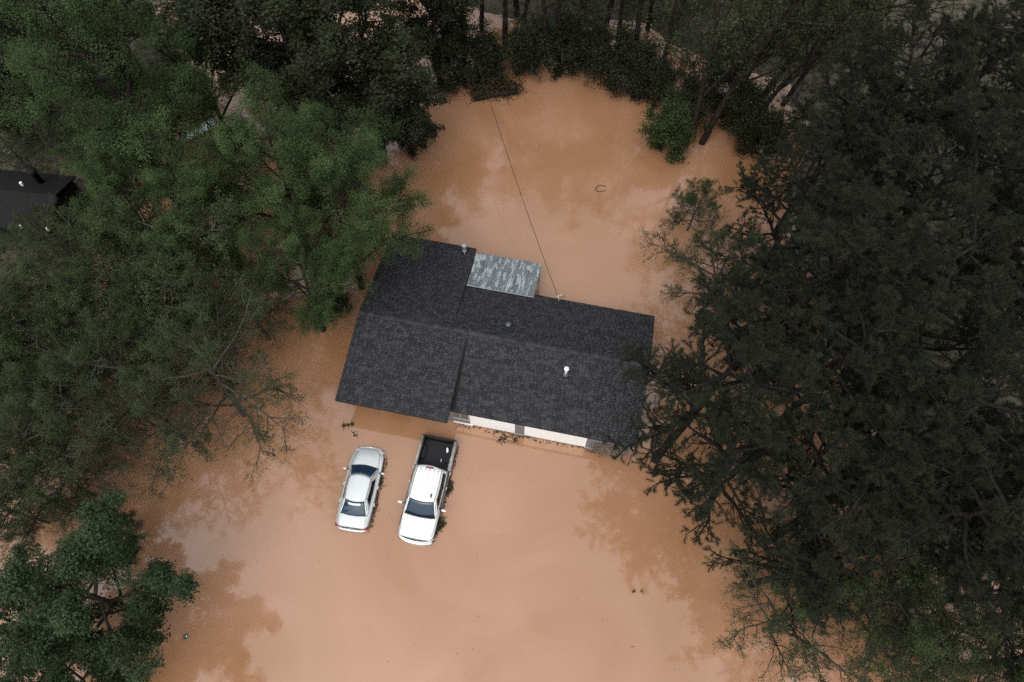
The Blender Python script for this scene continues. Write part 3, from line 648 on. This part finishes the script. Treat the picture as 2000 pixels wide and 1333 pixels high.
def tree_proto(name, seed, H, base_t, Lmax, prof, n1, n2, n3, ang1, trop1, leaf, bark, kind, r0=.2, wob=.03, twig=.006, l2=.42, l3=.4, n4=0):
    """kind: 'leaf' (per twig, size, spread, flat, aspect) or 'pine' (tufts, needles, length, width)"""
    rng = np.random.default_rng(seed)
    trunk = walk(rng, np.zeros((1, 3))-np.array([[0, 0, .6]]), np.array([[0, 0, 1.]]), np.array([H]), 10, wob, .05)
    p, d, par, t = spawn(rng, trunk, n1, base_t, .98, ang1, .18)
    L1 = Lmax*prof((t-base_t)/(1-base_t))*rng.uniform(.72, 1.15, len(t))
    B1 = walk(rng, p, d, L1, 7, .13, trop1)
    p, d, par1, t = spawn(rng, B1, n2, .22, 1.0, .85, .22)
    L2 = L1[par1]*l2*(1.15-.6*t)*rng.uniform(.6, 1.25, len(t))
    B2 = walk(rng, p, d, L2, 5, .16, trop1*.6)
    p, d, par2, t = spawn(rng, B2, n3, .15, 1.0, .8, .25)
    L3 = np.clip(L2[par2]*l3*(1.2-.5*t)*rng.uniform(.6, 1.3, len(t)), .25, 1.6)
    B3 = walk(rng, p, d, L3, 4, .2, trop1*.4)
    tw = B3; twL = L3; g2 = rng.uniform(0, 1, len(B2))[par2]
    r1 = r0*.5*(L1/L1.max())**.8; r2 = np.clip(r1[par1]*.42, .012, 1)
    top = tubes_np(trunk, np.array([r0]), np.array([r0*.15]), 9); limb = tubes_np(B1, r1, r1*.25, 6)
    fine = [tubes_np(B2, r2, r2*.35, 4), tubes_np(B3, np.full(len(B3), twig*1.6), np.full(len(B3), twig*.6), 3)]
    if n4:
        p, d, par3, t = spawn(rng, B3, n4, .2, 1.0, .7, .25); L4 = np.clip(L3[par3]*.5*rng.uniform(.6, 1.3, len(t)), .15, .7)
        tw = walk(rng, p, d, L4, 2, .2, trop1*.3); g2 = g2[par3]; fine.append(tubes_np(tw, np.full(len(tw), twig), np.full(len(tw), twig*.5), 3))
    root = thing(name, name, 'tree')
    V, F = merge([top, limb]); link('trunk', np_mesh('trunk', V, F, smooth=True), bark, root)
    V, F = merge(fine); link('branches', np_mesh('branches', V, F), bark, root)['kind'] = 'stuff'
    if kind[0] == 'leaf': V, F, tint = leaves_np(rng, tw, *kind[1:4], flat=kind[4], aspect=kind[5], tintgrp=g2)
    else: V, F, tint = tufts_np(rng, tw, *kind[1:], grp=g2)
    link('crown', np_mesh('crown', V, F, tint), leaf, root)['kind'] = 'stuff'
    zc = float(np.average(V[:, 2])); rad = float(np.percentile(np.hypot(V[:, 0], V[:, 1]), 92))
    root['zc'] = zc; root['rad'] = rad
    return root, zc, rad
dome = lambda x: np.sqrt(np.clip(1-(x*1.0)**2, .05, 1))*.9+.1
egg = lambda x: np.clip(.55+1.2*x-1.55*x*x, .18, 1)
pinep = lambda x: np.clip(.75+.5*x-1.0*x*x, .25, 1)
P_ = {}
P_['spring'] = [tree_proto('spring_tree', 11+i, 12.5, .22, 6.2, dome, 17, 9, 8, .95, .07, M['spring'], M['bark'], ('leaf', 21, .074, .13, .6, .6), n4=4, r0=.24) for i in range(2)]
P_['olive'] = [tree_proto('budding_tree', 21+i, 10, .18, 5.8, dome, 16, 9, 8, 1.05, .03, M['olive'], M['bark_grey'], ('leaf', 11 if i == 0 else 4, .09, .09, .5, .55), n4=4, r0=.18, twig=.007) for i in range(2)]
P_['ever'] = [tree_proto('evergreen_tree', 31, 10.5, .12, 5.2, egg, 15, 8, 7, 1.05, .05, M['ever'], M['bark'], ('leaf', 17, .12, .13, .9, .55), n4=3, r0=.2)]
P_['murk'] = [tree_proto('dark_tree', 41+i, 14, .16, 5.0, egg, 20, 9, 7, .95, .06, M['murk'], M['bark'], ('leaf', 11, .14, .13, .7, .6), n4=3, r0=.2) for i in range(2)]
P_['bare'] = [tree_proto('bare_tree', 51+i, 17, .30, 5.2, dome, 14, 8, 7, .65, .10, M['olive'], M['bark'], ('leaf', 2, .10, .08, .4, .5), n4=3, r0=.17, wob=.05) for i in range(2)]
P_['pine'] = [tree_proto('pine_tree', 61+i, 19, .42, 5.4, pinep, 26, 9, 6, 1.25, .035, M['needle'], M['bark_dark'], ('pine', 5, 18, .21, .014), r0=.26, wob=.02) for i in range(3)]
P_['shrub'] = [tree_proto('shrub', 71+i, 2.6, .02, 2.3, egg, 18, 7, 5, .9, .06, M['murk'] if i == 0 else M['olive'], M['bark'], ('leaf', 4 if i == 0 else 8, .10, .09, .6, .6), n4=3, r0=.04, twig=.008) for i in range(2)]
used = set()
NAMES = dict(spring='spring_tree', olive='budding_tree', ever='evergreen_tree', murk='dark_tree', bare='bare_tree', pine='pine_tree', shrub='shrub')
GROUP = dict(spring='light green trees on the left', olive='budding trees over the water', ever='glossy evergreens', murk='dark leafy trees along the back', bare='bare trees along the back', pine='pines on the right', shrub='shrubs at the water edge')
def plant(kind, var, px, py, rad, label, base=False, lean=(0, 0), rz=None, zs=None, zc=None):
    zs = zs or dict(pine=.8, bare=.72).get(kind, 1.0)
    """crown centre (or base) where the photograph shows it; rad = crown radius in metres"""
    protos = P_[kind]; i = var % len(protos); root, pz, pr = protos[i]
    s = rad/pr; rng = random.Random(hash((px, py)) & 0xffff); rz = rng.uniform(0, 6.28) if rz is None else rz
    loc = at(px, py, 0 if base else pz*s*zs); loc.z = 0
    if (kind, i) not in used:
        used.add((kind, i)); root.location = loc; root.rotation_euler = (lean[0], lean[1], rz); root.scale = (s, s, s*zs); o = root; o['label'] = label; o['group'] = GROUP[kind]
    else: o = dup(root, loc, (lean[0], lean[1], rz), (s, s, s*zs), label, GROUP[kind])
    o['category'] = 'shrub' if kind == 'shrub' else 'tree'
    for k_ in ('zc', 'rad'):
        if k_ in o: del o[k_]
    return o
exec_plants = [
 # left side
 ('spring', 0, 215, 165, 5.3, 'broad fresh green tree filling the upper left corner'),
 ('spring', 1, 525, 325, 4.3, 'green tree with dark forked trunk behind the pale blue sheet'),
 ('spring', 0, 648, 395, 4.1, 'green tree leaning over the back left corner of the house roof'),
 ('spring', 1, 235, 390, 3.4, 'green tree beside the dark outbuilding roof at the left edge'),
 ('spring', 0, 575, 530, 3.2, 'low green tree over the water left of the house'),
 ('olive', 0, 330, 500, 4.6, 'dull green tree in the middle of the left wood'),
 ('olive', 1, 130, 560, 4.4, 'dull green tree at the left edge below the outbuilding'),
 ('olive', 1, 400, 725, 4.4, 'budding tree whose twigs fan out over brown water left of the house'),
 ('olive', 1, 230, 720, 4.0, 'twiggy grey tree above the pale water patch on the left'),
 ('spring', 1, 20, 700, 2.6, 'small bright green tree cut by the left edge'),
 ('olive', 1, 60, 860, 3.8, 'twiggy olive tree at the left edge above the evergreen'),
 ('olive', 1, 20, 990, 2.4, 'thin olive sapling at the left edge just above the glossy evergreen'),
 ('ever', 0, 160, 1160, 4.0, 'glossy dark evergreen in the lower left corner'),
 ('ever', 0, 110, 1340, 3.0, 'glossy dark evergreen cut by the bottom left corner'),
 ('ever', 0, 20, 1240, 3.2, 'glossy dark evergreen on the left edge near the bottom'),
 ('ever', 0, 215, 1045, 1.9, 'smaller glossy evergreen, uppermost one in the lower left corner'),
 ('olive', 0, 330, 620, 3.6, 'dull green tree above the fanning budding tree'), ('olive', 1, 60, 760, 3.6, 'dull tree on the left edge beside the small bright green tree'),
 ('olive', 0, 240, 570, 3.8, 'dull leafy tree in the middle of the left wood'), ('olive', 1, 480, 590, 3.2, 'dull green tree between the low green tree and the fanning tree'), ('olive', 0, 90, 650, 3.6, 'dull leafy tree near the left edge below the outbuilding'),
 ('spring', 0, 350, 400, 3.6, 'green tree below the pale blue sheet'), ('olive', 1, 160, 800, 3.8, 'twiggy tree left of the pale water patch'), ('olive', 1, 110, 930, 2.8, 'thin twiggy tree just above the glossy evergreen'), ('olive', 1, -60, 850, 3.6, 'twiggy tree mostly cut off by the left edge'),
 ('spring', 1, 375, 120, 3.5, 'fresh green tree directly above the pale blue sheet'), ('olive', 1, 55, 235, 2.2, 'thin budding tree above the small pale blue cover on the left edge'),
 ('olive', 1, 85, 445, 2.3, 'thin budding tree against the right end of the dark outbuilding'), ('olive', 1, 10, 280, 1.8, 'thin sapling on the left edge between the cover and the outbuilding'),
 ('olive', 0, -50, 620, 4.0, 'dull tree mostly cut off by the left edge below the outbuilding'), ('olive', 0, 30, 950, 3.0, 'dull leafy tree on the left edge just above the glossy evergreens'),
 ('olive', 1, 290, 800, 3.4, 'low twiggy tree over the water above the smaller glossy evergreen'), ('olive', 0, -20, 130, 3.6, 'dull tree on the left edge beside the broad fresh green tree'), ('murk', 0, 180, -20, 3.6, 'dark tree cut by the top edge above the broad fresh green tree'),
 # top
 ('murk', 0, 700, 90, 4.4, 'dark leafy tree at the top, its crown over the left edge of the open water'),
 ('murk', 1, 560, 40, 4.4, 'dark leafy tree at the top behind the fresh green tree'),
 ('murk', 0, 420, -10, 4.0, 'dark tree on the top edge between two greener crowns'),
 ('murk', 1, 60, 20, 4.4, 'dark tree in the extreme upper left corner'),
 ('murk', 0, 780, 170, 2.9, 'low dark leafy tree over the upper left corner of the open water'), ('murk', 1, 840, -10, 3.4, 'dark tree on the top edge left of the thin twin trunks'), ('olive', 0, 620, 235, 3.2, 'dull tree between the fresh green crown and the dark leafy crown'),
 ('murk', 1, -30, 150, 3.0, 'dark thin tree on the left edge above the outbuilding'),
]
for a in exec_plants: plant(*a, zs=.72 if a[0] == 'murk' else None)
base_plants = [
 ('bare', 0, 905, 140, 4.0, 'bare tree behind the brush pile where the wire ends'),
 ('bare', 1, 1068, 125, 4.0, 'left one of two thin dark trunks at the top'),
 ('bare', 0, 1092, 120, 3.6, 'right one of two thin dark trunks at the top'),
 ('bare', 1, 1175, 90, 4.0, 'thin leaning bare tree in front of the pale yellow gap at the top'),
 ('bare', 0, 1232, 130, 4.2, 'bare tree at the back shore right of the pale yellow gap'),
 ('bare', 1, 985, 100, 4.2, 'bare tree in the thicket behind the dark brush pile'),
 ('bare', 0, 1340, 285, 4.2, 'upright bare tree rising from the round green bush'),
 ('bare', 1, 1372, 280, 4.2, 'right leaning bare tree rising from the round green bush'),
 ('bare', 0, 1490, 190, 4.4, 'right leaning trunk in front of the pale water gap'),
 ('bare', 1, 1530, 205, 3.6, 'thin slanting trunk at the right of the pale water gap'),
 ('bare', 0, 1440, 120, 4.0, 'bare tree at the top just left of the pale water gap'),
 ('bare', 0, 1600, 110, 4.2, 'bare tree at the top between the pale gap and the dark pines'), ('bare', 0, 1140, 30, 4.2, 'bare tree on the top edge inside the pale yellow gap'), ('murk', 1, 1010, 30, 3.4, 'dark tree on the top edge behind the twin trunks'),
 *[('bare', k, x, y, 3.4, lb) for k, x, y, lb in ((0, 870, 90, 'thin bare tree on the back shore beside the dark leafy crown'), (1, 940, 60, 'thin bare tree behind the one where the wire ends'), (0, 1025, 110, 'thin bare tree left of the twin trunks'), (1, 1125, 115, 'thin bare tree just right of the twin trunks'), (1, 1205, 100, 'thin bare tree at the right side of the pale yellow gap'), (0, 1290, 150, 'thin bare tree above the dark bush on the right of the back shore'), (1, 1265, 60, 'thin bare tree near the top edge behind the back shore thicket'), (0, 1410, 230, 'thin slanting bare tree behind the two trunks of the right shore'), (1, 1455, 270, 'slanting bare tree above the thin stemmed bush'), (1, 1650, 170, 'slanting bare tree against the dark upper pines'))],
 ('olive', 1, 1320, 60, 3.4, 'low dull tree at the top behind the back shore thicket'),
]
LEAN = {1175: .10, 1372: .22, 1490: .22, 1530: .26, 1440: .10, 1560: .25, 1600: .2, 1410: .18, 1455: .22, 1515: .24, 1650: .2}       # trunks that lean away to the right
for i, a in enumerate(base_plants): plant(*a, base=True, zs=.72 if a[0] == 'murk' else None, lean=(random.Random(i).uniform(-.06, .06), LEAN.get(a[2], .01)), rz=0 if LEAN.get(a[2], 0) > .2 else None)
shrubs = [
 (0, 800, 285, 1.5, 'dark bush on the left shore of the open water behind the house'),
 (0, 880, 160, 2.0, 'dark bush at the shore left of the brush pile'), (0, 950, 150, 1.9, 'dark bush over the brush pile at the back shore'), (0, 1030, 135, 1.8, 'dark bush right of the brush pile'),
 (0, 1100, 128, 1.9, 'dark bush at the middle of the back shore'), (0, 1165, 140, 1.9, 'dark bush below the pale yellow gap'), (0, 1225, 170, 2.0, 'dark bush where the back shore turns'),
 (0, 1275, 195, 1.8, 'dark bush above the round green bush'), (1, 1305, 290, 1.7, 'round green bush on the right shore of the open water'), (0, 1330, 250, 1.6, 'dark bush behind the round green bush'),
 (0, 1390, 190, 2.2, 'dark bush behind the two trunks of the right shore'),
 (0, 1440, 250, 2.0, 'dark bush under the slanting trunks'), (0, 1480, 300, 1.9, 'dark bush of thin stems low under the slanting trunks'), (0, 660, 600, 1.0, 'small dark bush at the back left house corner'),
]
for v, px, py, r_, lb in shrubs: plant('shrub', v, px, py, r_, lb, base=True)
pines = [
 (0, 2090, 60, 4.4, 'dark pine mostly cut off by the right edge, topmost'), (1, 2100, 300, 4.4, 'dark pine mostly cut off by the right edge, second from the top'), (2, 2090, 560, 4.4, 'dark pine mostly cut off by the right edge, third from the top'), (0, 2100, 800, 4.4, 'dark pine mostly cut off by the right edge, lowest'),
 (0, 1760, 130, 4.4, 'dark pine at the top right beside the pale water gap'), (1, 1930, 110, 4.6, 'dark pine in the upper right corner'), (2, 1620, 260, 3.6, 'dark pine right of the slanting trunks'),
 (0, 1560, 400, 3.6, 'dark pine above the twig fringe on the right shore'), (1, 1800, 330, 4.6, 'dark pine at the right below the upper pair'), (2, 1960, 380, 4.4, 'dark pine on the right edge, upper part'),
 (2, 1530, 570, 3.4, 'dark pine right of the back right house corner'), (0, 1680, 520, 4.4, 'dark pine in the middle of the right wood'), (1, 1900, 600, 4.6, 'dark pine with bare lower limbs near the right edge'),
 (1, 1365, 745, 4.3, 'dark pine covering the right end of the house roof'), (2, 1600, 740, 4.2, 'dark pine one crown right of the house'), (0, 1800, 800, 4.4, 'dark pine right of the middle, two crowns from the house'),
 (0, 1450, 920, 3.8, 'dark pine whose limb tips hang over the water right of the truck'), (1, 1640, 960, 4.4, 'dark pine in the lower right wood'), (2, 1840, 1000, 4.4, 'dark pine at the lower right near the edge'),
 (2, 1980, 880, 4.2, 'dark pine on the right edge, lower part'), (0, 1560, 1090, 3.2, 'dark pine at the lower tip of the right wood'), (1, 1990, 1120, 3.6, 'dark pine on the right edge near the bottom'),
]
for v, px, py, r_, lb in pines: plant('pine', v, px, py, r_, lb, zs=.68 if (px, py) in ((1450, 920), (1560, 1090), (1440, 770), (1640, 960)) else None)
olives = [
 (0, 2010, 1290, 3.4, 'dull tree cut by the right edge near the bottom corner'), (1, 1830, 1300, 2.8, 'twiggy low tree on the bottom edge towards the right corner'),
 (1, 1420, 510, 3.6, 'budding tree with twig tips over the open water right of the house'), (1, 1560, 1210, 3.6, 'olive budding tree fanning twigs over the water at the bottom right'), (0, 1740, 1180, 3.6, 'olive budding tree at the bottom right beside the fanning one'),
 (1, 1900, 1210, 3.4, 'olive budding tree near the bottom right corner'), (0, 1360, 400, 1.8, 'thin budding sapling in the water below the round green bush'),
]
for v, px, py, r_, lb in olives: plant('olive', v, px, py, r_, lb)

# ------------------------------------------------------------------ outbuilding at the left edge
b0 = at(100, 455, 2.2); shed = thing('outbuilding', 'dark roofed outbuilding half hidden by trees at the left edge', 'outbuilding', (b0.x, b0.y, 0), R(-6))
bm = BM(); box(bm, -4.9, -.25, .25, 4.2, -.5, 2.15); part('wall', bm, M['dark_roof'], shed)
bm = BM(); A = [(-5.2, 0, 2.2), (0, 0, 2.2), (0, 2.2, 3.1), (-5.2, 2.2, 3.1)]; hexa(bm, A + [(x, y, z+.08) for x, y, z in A]); A = [(-5.2, 2.2, 3.1), (0, 2.2, 3.1), (0, 4.4, 2.2), (-5.2, 4.4, 2.2)]; hexa(bm, A + [(x, y, z+.08) for x, y, z in A])
rf = part('roof', bm, M['dark_roof'], shed)
bm = BM(); tube(bm, [(-1.7, 3.4, 2.4), (-1.7, 3.4, 3.7), (-1.7, 3.4, 3.72), (-1.7, 3.4, 3.95)], [.2, .2, .32, .25], 12); link('flue', bm_mesh('flue', bm, True), M['dark_roof'], rf)
for x, y, z, r_ in ((-.15, .12, 2.4, .09), (-1.9, .15, 2.4, .07), (-2.6, 2.9, 3.05, .09)):
    bm = BM(); tube(bm, [(x, y, z-.2), (x, y, z+.12)], r_, 10); link('pipe_stub', bm_mesh('pipe_stub', bm), M['white'], rf)

# ------------------------------------------------------------------ small things in the water
def sheet(name, label, cat, p, sx, sy, rz, m, seed):
    r = np.random.default_rng(seed); n = 10; bm = BM(); ph = r.uniform(0, 6, 4)
    def P(a, b): return Vector(((a-.5)*sx*(1-.15*math.sin(b*3+ph[0])), (b-.5)*sy*(1-.2*math.sin(a*4+ph[1])), .18+.07*math.sin(a*7+ph[2])+.06*math.sin(b*9+ph[3]+a*3)))
    grid_patch(bm, P, n, n); solid(bm, .015); o = link(name, bm_mesh(name, bm, True), m, None, p); o.rotation_euler = (0, 0, rz); return tag(o, label, cat)
sheet('tarp', 'pale blue sheet lying under the fresh green tree', 'tarp', at(388, 258, 0), 2.3, 1.1, R(35), M['tarp_blue'], 1)
sheet('plastic_cover', 'small pale blue cover at the left edge above the dark outbuilding', 'cover', at(17, 299, 0), .8, .7, R(70), M['tarp_blue'], 2)
p = at(1174, 369, 0); bm = BM()
tube(bm, [(p.x + .36*math.cos(t)*(1+.12*math.sin(2*t)), p.y + .27*math.sin(t)*(1+.1*math.cos(3*t)), .015-.02*(math.cos(t-.1) > .2)*(math.cos(t-.1))) for t in [R(25)+R(318)*i/40 for i in range(41)]], .025, 6)
tag(link('hose_loop', bm_mesh('hose_loop', bm, True), M['wire']), 'dark open loop of hose floating on the water behind the house', 'hose')
crumple('floating_ball', 'small dark round object floating right of the glossy evergreen', 'ball', at(362, 1245, .05), (.13, .13, .12), M['vent'], 5)
crumple('floating_scrap', 'white scrap floating against the small dark ball', 'litter', at(364, 1243, .16), (.05, .04, .03), M['white'], 6)
c = hp(-4.1, -CF+1.20, 0); bm = BM()
tube(bm, [(c.x + .62*math.cos(t), c.y + .62*math.sin(t), .22) for t in [2*math.pi*i/32 for i in range(33)]], .035, 6, False); tube(bm, [(c.x, c.y, -.3), (c.x, c.y, .02), (c.x, c.y, .20), (c.x, c.y, .02)], [.56, .56, .62, .52], 24, False)
tag(link('round_tub', bm_mesh('round_tub', bm, True), M['pale']), 'pale curved rim of a tub just showing under the left front eave', 'tub')

def clump(name, label, cat, pts, nleaf, ntwig, spread, tw=.5, m=None, seed=0, kind=None, height=.06, leafsize=.11, twm=None):
    """a mat of wet leaves and twigs floating round the given ground points"""
    rng = np.random.default_rng(seed); pts = np.array([tuple(p) for p in pts]); k = rng.integers(0, len(pts), nleaf)
    c = pts[k] + rng.normal(0, 1, (nleaf, 3))*np.array([spread, spread, 0]); c[:, 2] = np.abs(rng.normal(.01, height, nleaf))+.004
    d = rng.normal(0, 1, (nleaf, 3)); d[:, 2] *= .3; d /= np.linalg.norm(d, axis=1, keepdims=True)
    s = np.cross(d, np.array([0, 0, 1.])+rng.normal(0, .4, (nleaf, 3))); s /= np.linalg.norm(s, axis=1, keepdims=True); z = leafsize*rng.uniform(.5, 1.4, (nleaf, 1))
    V = np.stack([c-d*z*.5, c+s*z*.3, c+d*z*.5, c-s*z*.3], 1).reshape(-1, 3); F = np.arange(nleaf*4).reshape(-1, 4)
    k = rng.integers(0, len(pts), ntwig); p0 = pts[k] + rng.normal(0, 1, (ntwig, 3))*np.array([spread*.7, spread*.7, 0]); p0[:, 2] = .02
    dd = rng.normal(0, 1, (ntwig, 3)); dd[:, 2] = np.abs(dd[:, 2])*.25; dd /= np.linalg.norm(dd, axis=1, keepdims=True)
    tv, tf = tubes_np(walk(rng, p0, dd, np.full(ntwig, tw)*rng.uniform(.5, 1.3, ntwig), 4, .25, -.02), np.full(ntwig, .012), np.full(ntwig, .006), 3)
    V2, F2 = merge([(V, F), (tv, tf)])
    tint = np.concatenate([rng.uniform(0, 1, nleaf), np.zeros(len(tf))])
    o = link(name, np_mesh(name, V2, F2, tint), m or M['litter']); return tag(o, label, cat, kind=kind)
def by_sedan(x, y): return Vector((S_LOC[0] + math.cos(S_YAW)*x - math.sin(S_YAW)*y, S_LOC[1] + math.sin(S_YAW)*x + math.cos(S_YAW)*y, 0))
clump('floating_leaves', 'line of wet leaves and twigs caught along the right side of the sedan', None, [by_sedan(x, -1.0-.04*math.sin(x*5)) for x in np.linspace(-2.0, 1.8, 24)], 170, 30, .05, .28, seed=21, kind='stuff', leafsize=.09)
clump('floating_leaves', 'line of wet leaves and twigs caught along the right side of the truck', None, [in_truck(x, 1.06, .55) for x in np.linspace(-2.7, 2.4, 30)], 200, 30, .06, .28, seed=22, kind='stuff', leafsize=.09)
front = [hp(u, -BF-.0-.22*abs(math.sin(u*2.1))*(.4+.6*math.sin(u*.9)**2), 0) for u in np.linspace(.2, 9.6, 60)]
clump('floating_leaves', 'wet leaves and twigs washed against the white front wall', None, front, 170, 26, .05, .32, seed=1, kind='stuff')
clump('floating_branch', 'small leafy branch floating off the left front corner of the house', 'branch', [at(672, 832), at(680, 831), at(688, 829)], 60, 10, .06, .45, seed=2)
clump('floating_branch', 'thin twig floating just behind the sedan, left of the truck bed', 'branch', [at(690, 846), at(694, 851)], 10, 6, .04, .35, seed=9)
clump('floating_branch', 'leafy branch floating under the gap between the white panels', 'branch', [at(985, 856), at(1005, 859), at(978, 862)], 90, 14, .12, .6, seed=3)
clump('debris_clump', 'dark clump of leaves caught by the right rear door of the truck', 'debris', [at(877, 945), at(878, 955), at(874, 962)], 320, 24, .10, .4, seed=4, height=.1)
clump('debris_clump', 'dark clump of twigs caught beside the right front wheel of the truck', 'debris', [at(860, 1022), at(856, 1030), at(862, 1026)], 320, 30, .12, .45, seed=5, height=.1)
clump('floating_twig', 'small dark twig floating off the lower right wood, left one of a pair', 'twig', [at(1238, 1157)], 5, 3, .04, .18, seed=6)
clump('floating_twig', 'small dark twig floating off the lower right wood, right one of a pair', 'twig', [at(1253, 1155)], 5, 3, .04, .18, seed=7)
specks = [at(random.uniform(420, 1330), random.uniform(880, 1320)) for _ in range(160)] + [at(random.uniform(900, 1280), random.uniform(240, 600)) for _ in range(40)]
clump('floating_specks', 'scattered leaf specks drifting on the open water', None, specks, 130, 1, .5, .2, seed=8, kind='stuff', height=.002, leafsize=.055)
vine = [hp(u, WF-.12, 0) for u in np.linspace(8.35, 9.9, 20)]
def vine_obj():
    rng = np.random.default_rng(12); n = 420; pts = np.array([tuple(p) for p in vine]); k = rng.integers(0, len(pts), n)
    p0 = pts[k] + rng.normal(0, .08, (n, 3)); p0[:, 2] = rng.uniform(.0, 1.35, n); d = rng.normal(0, 1, (n, 3)); d[:, 2] += .3; d /= np.linalg.norm(d, axis=1, keepdims=True)
    V, F = tubes_np(walk(rng, p0, d, rng.uniform(.25, .6, n), 4, .45, -.05), np.full(n, .02), np.full(n, .008), 3)
    root = thing('dry_bush', 'pale dry tangled bush against the front wall at the right end of the house', 'bush'); link('twigs', np_mesh('twigs', V, F), M['twig_pale'], root)
vine_obj()
crumple_log = BM(); a, b = at(925, 195, .15), at(1012, 178, .5); tube(crumple_log, [a, a.lerp(b, .5)+Vector((0, 0, .1)), b], [.16, .14, .08], 8)
tag(link('fallen_log', bm_mesh('fallen_log', crumple_log, True), M['bark']), 'dark fallen log at the back shore below the brush', 'log')
clump('brush_pile', 'dark brush pile of twigs and leaves at the back shore by the wire', 'brush pile', [at(x, y) for x, y in ((930, 185), (950, 180), (970, 182), (990, 180), (1005, 175), (940, 170), (980, 168))], 1500, 220, .35, 1.3, seed=13, height=.35, leafsize=.16)

# undergrowth on the banks
ug = [at(random.uniform(*a), random.uniform(*b), .35) for a, b, n in (((1080, 1720), (-20, 120), 420), ((1640, 2040), (80, 1060), 420), ((-20, 420), (150, 620), 320)) for _ in range(n)]
o = clump('undergrowth', 'dark low undergrowth covering the wooded banks', None, ug, 26000, 2600, .55, 1.0, seed=31, kind='stuff', height=.45, leafsize=.2, m=M['olive'])
o.location.z = .2
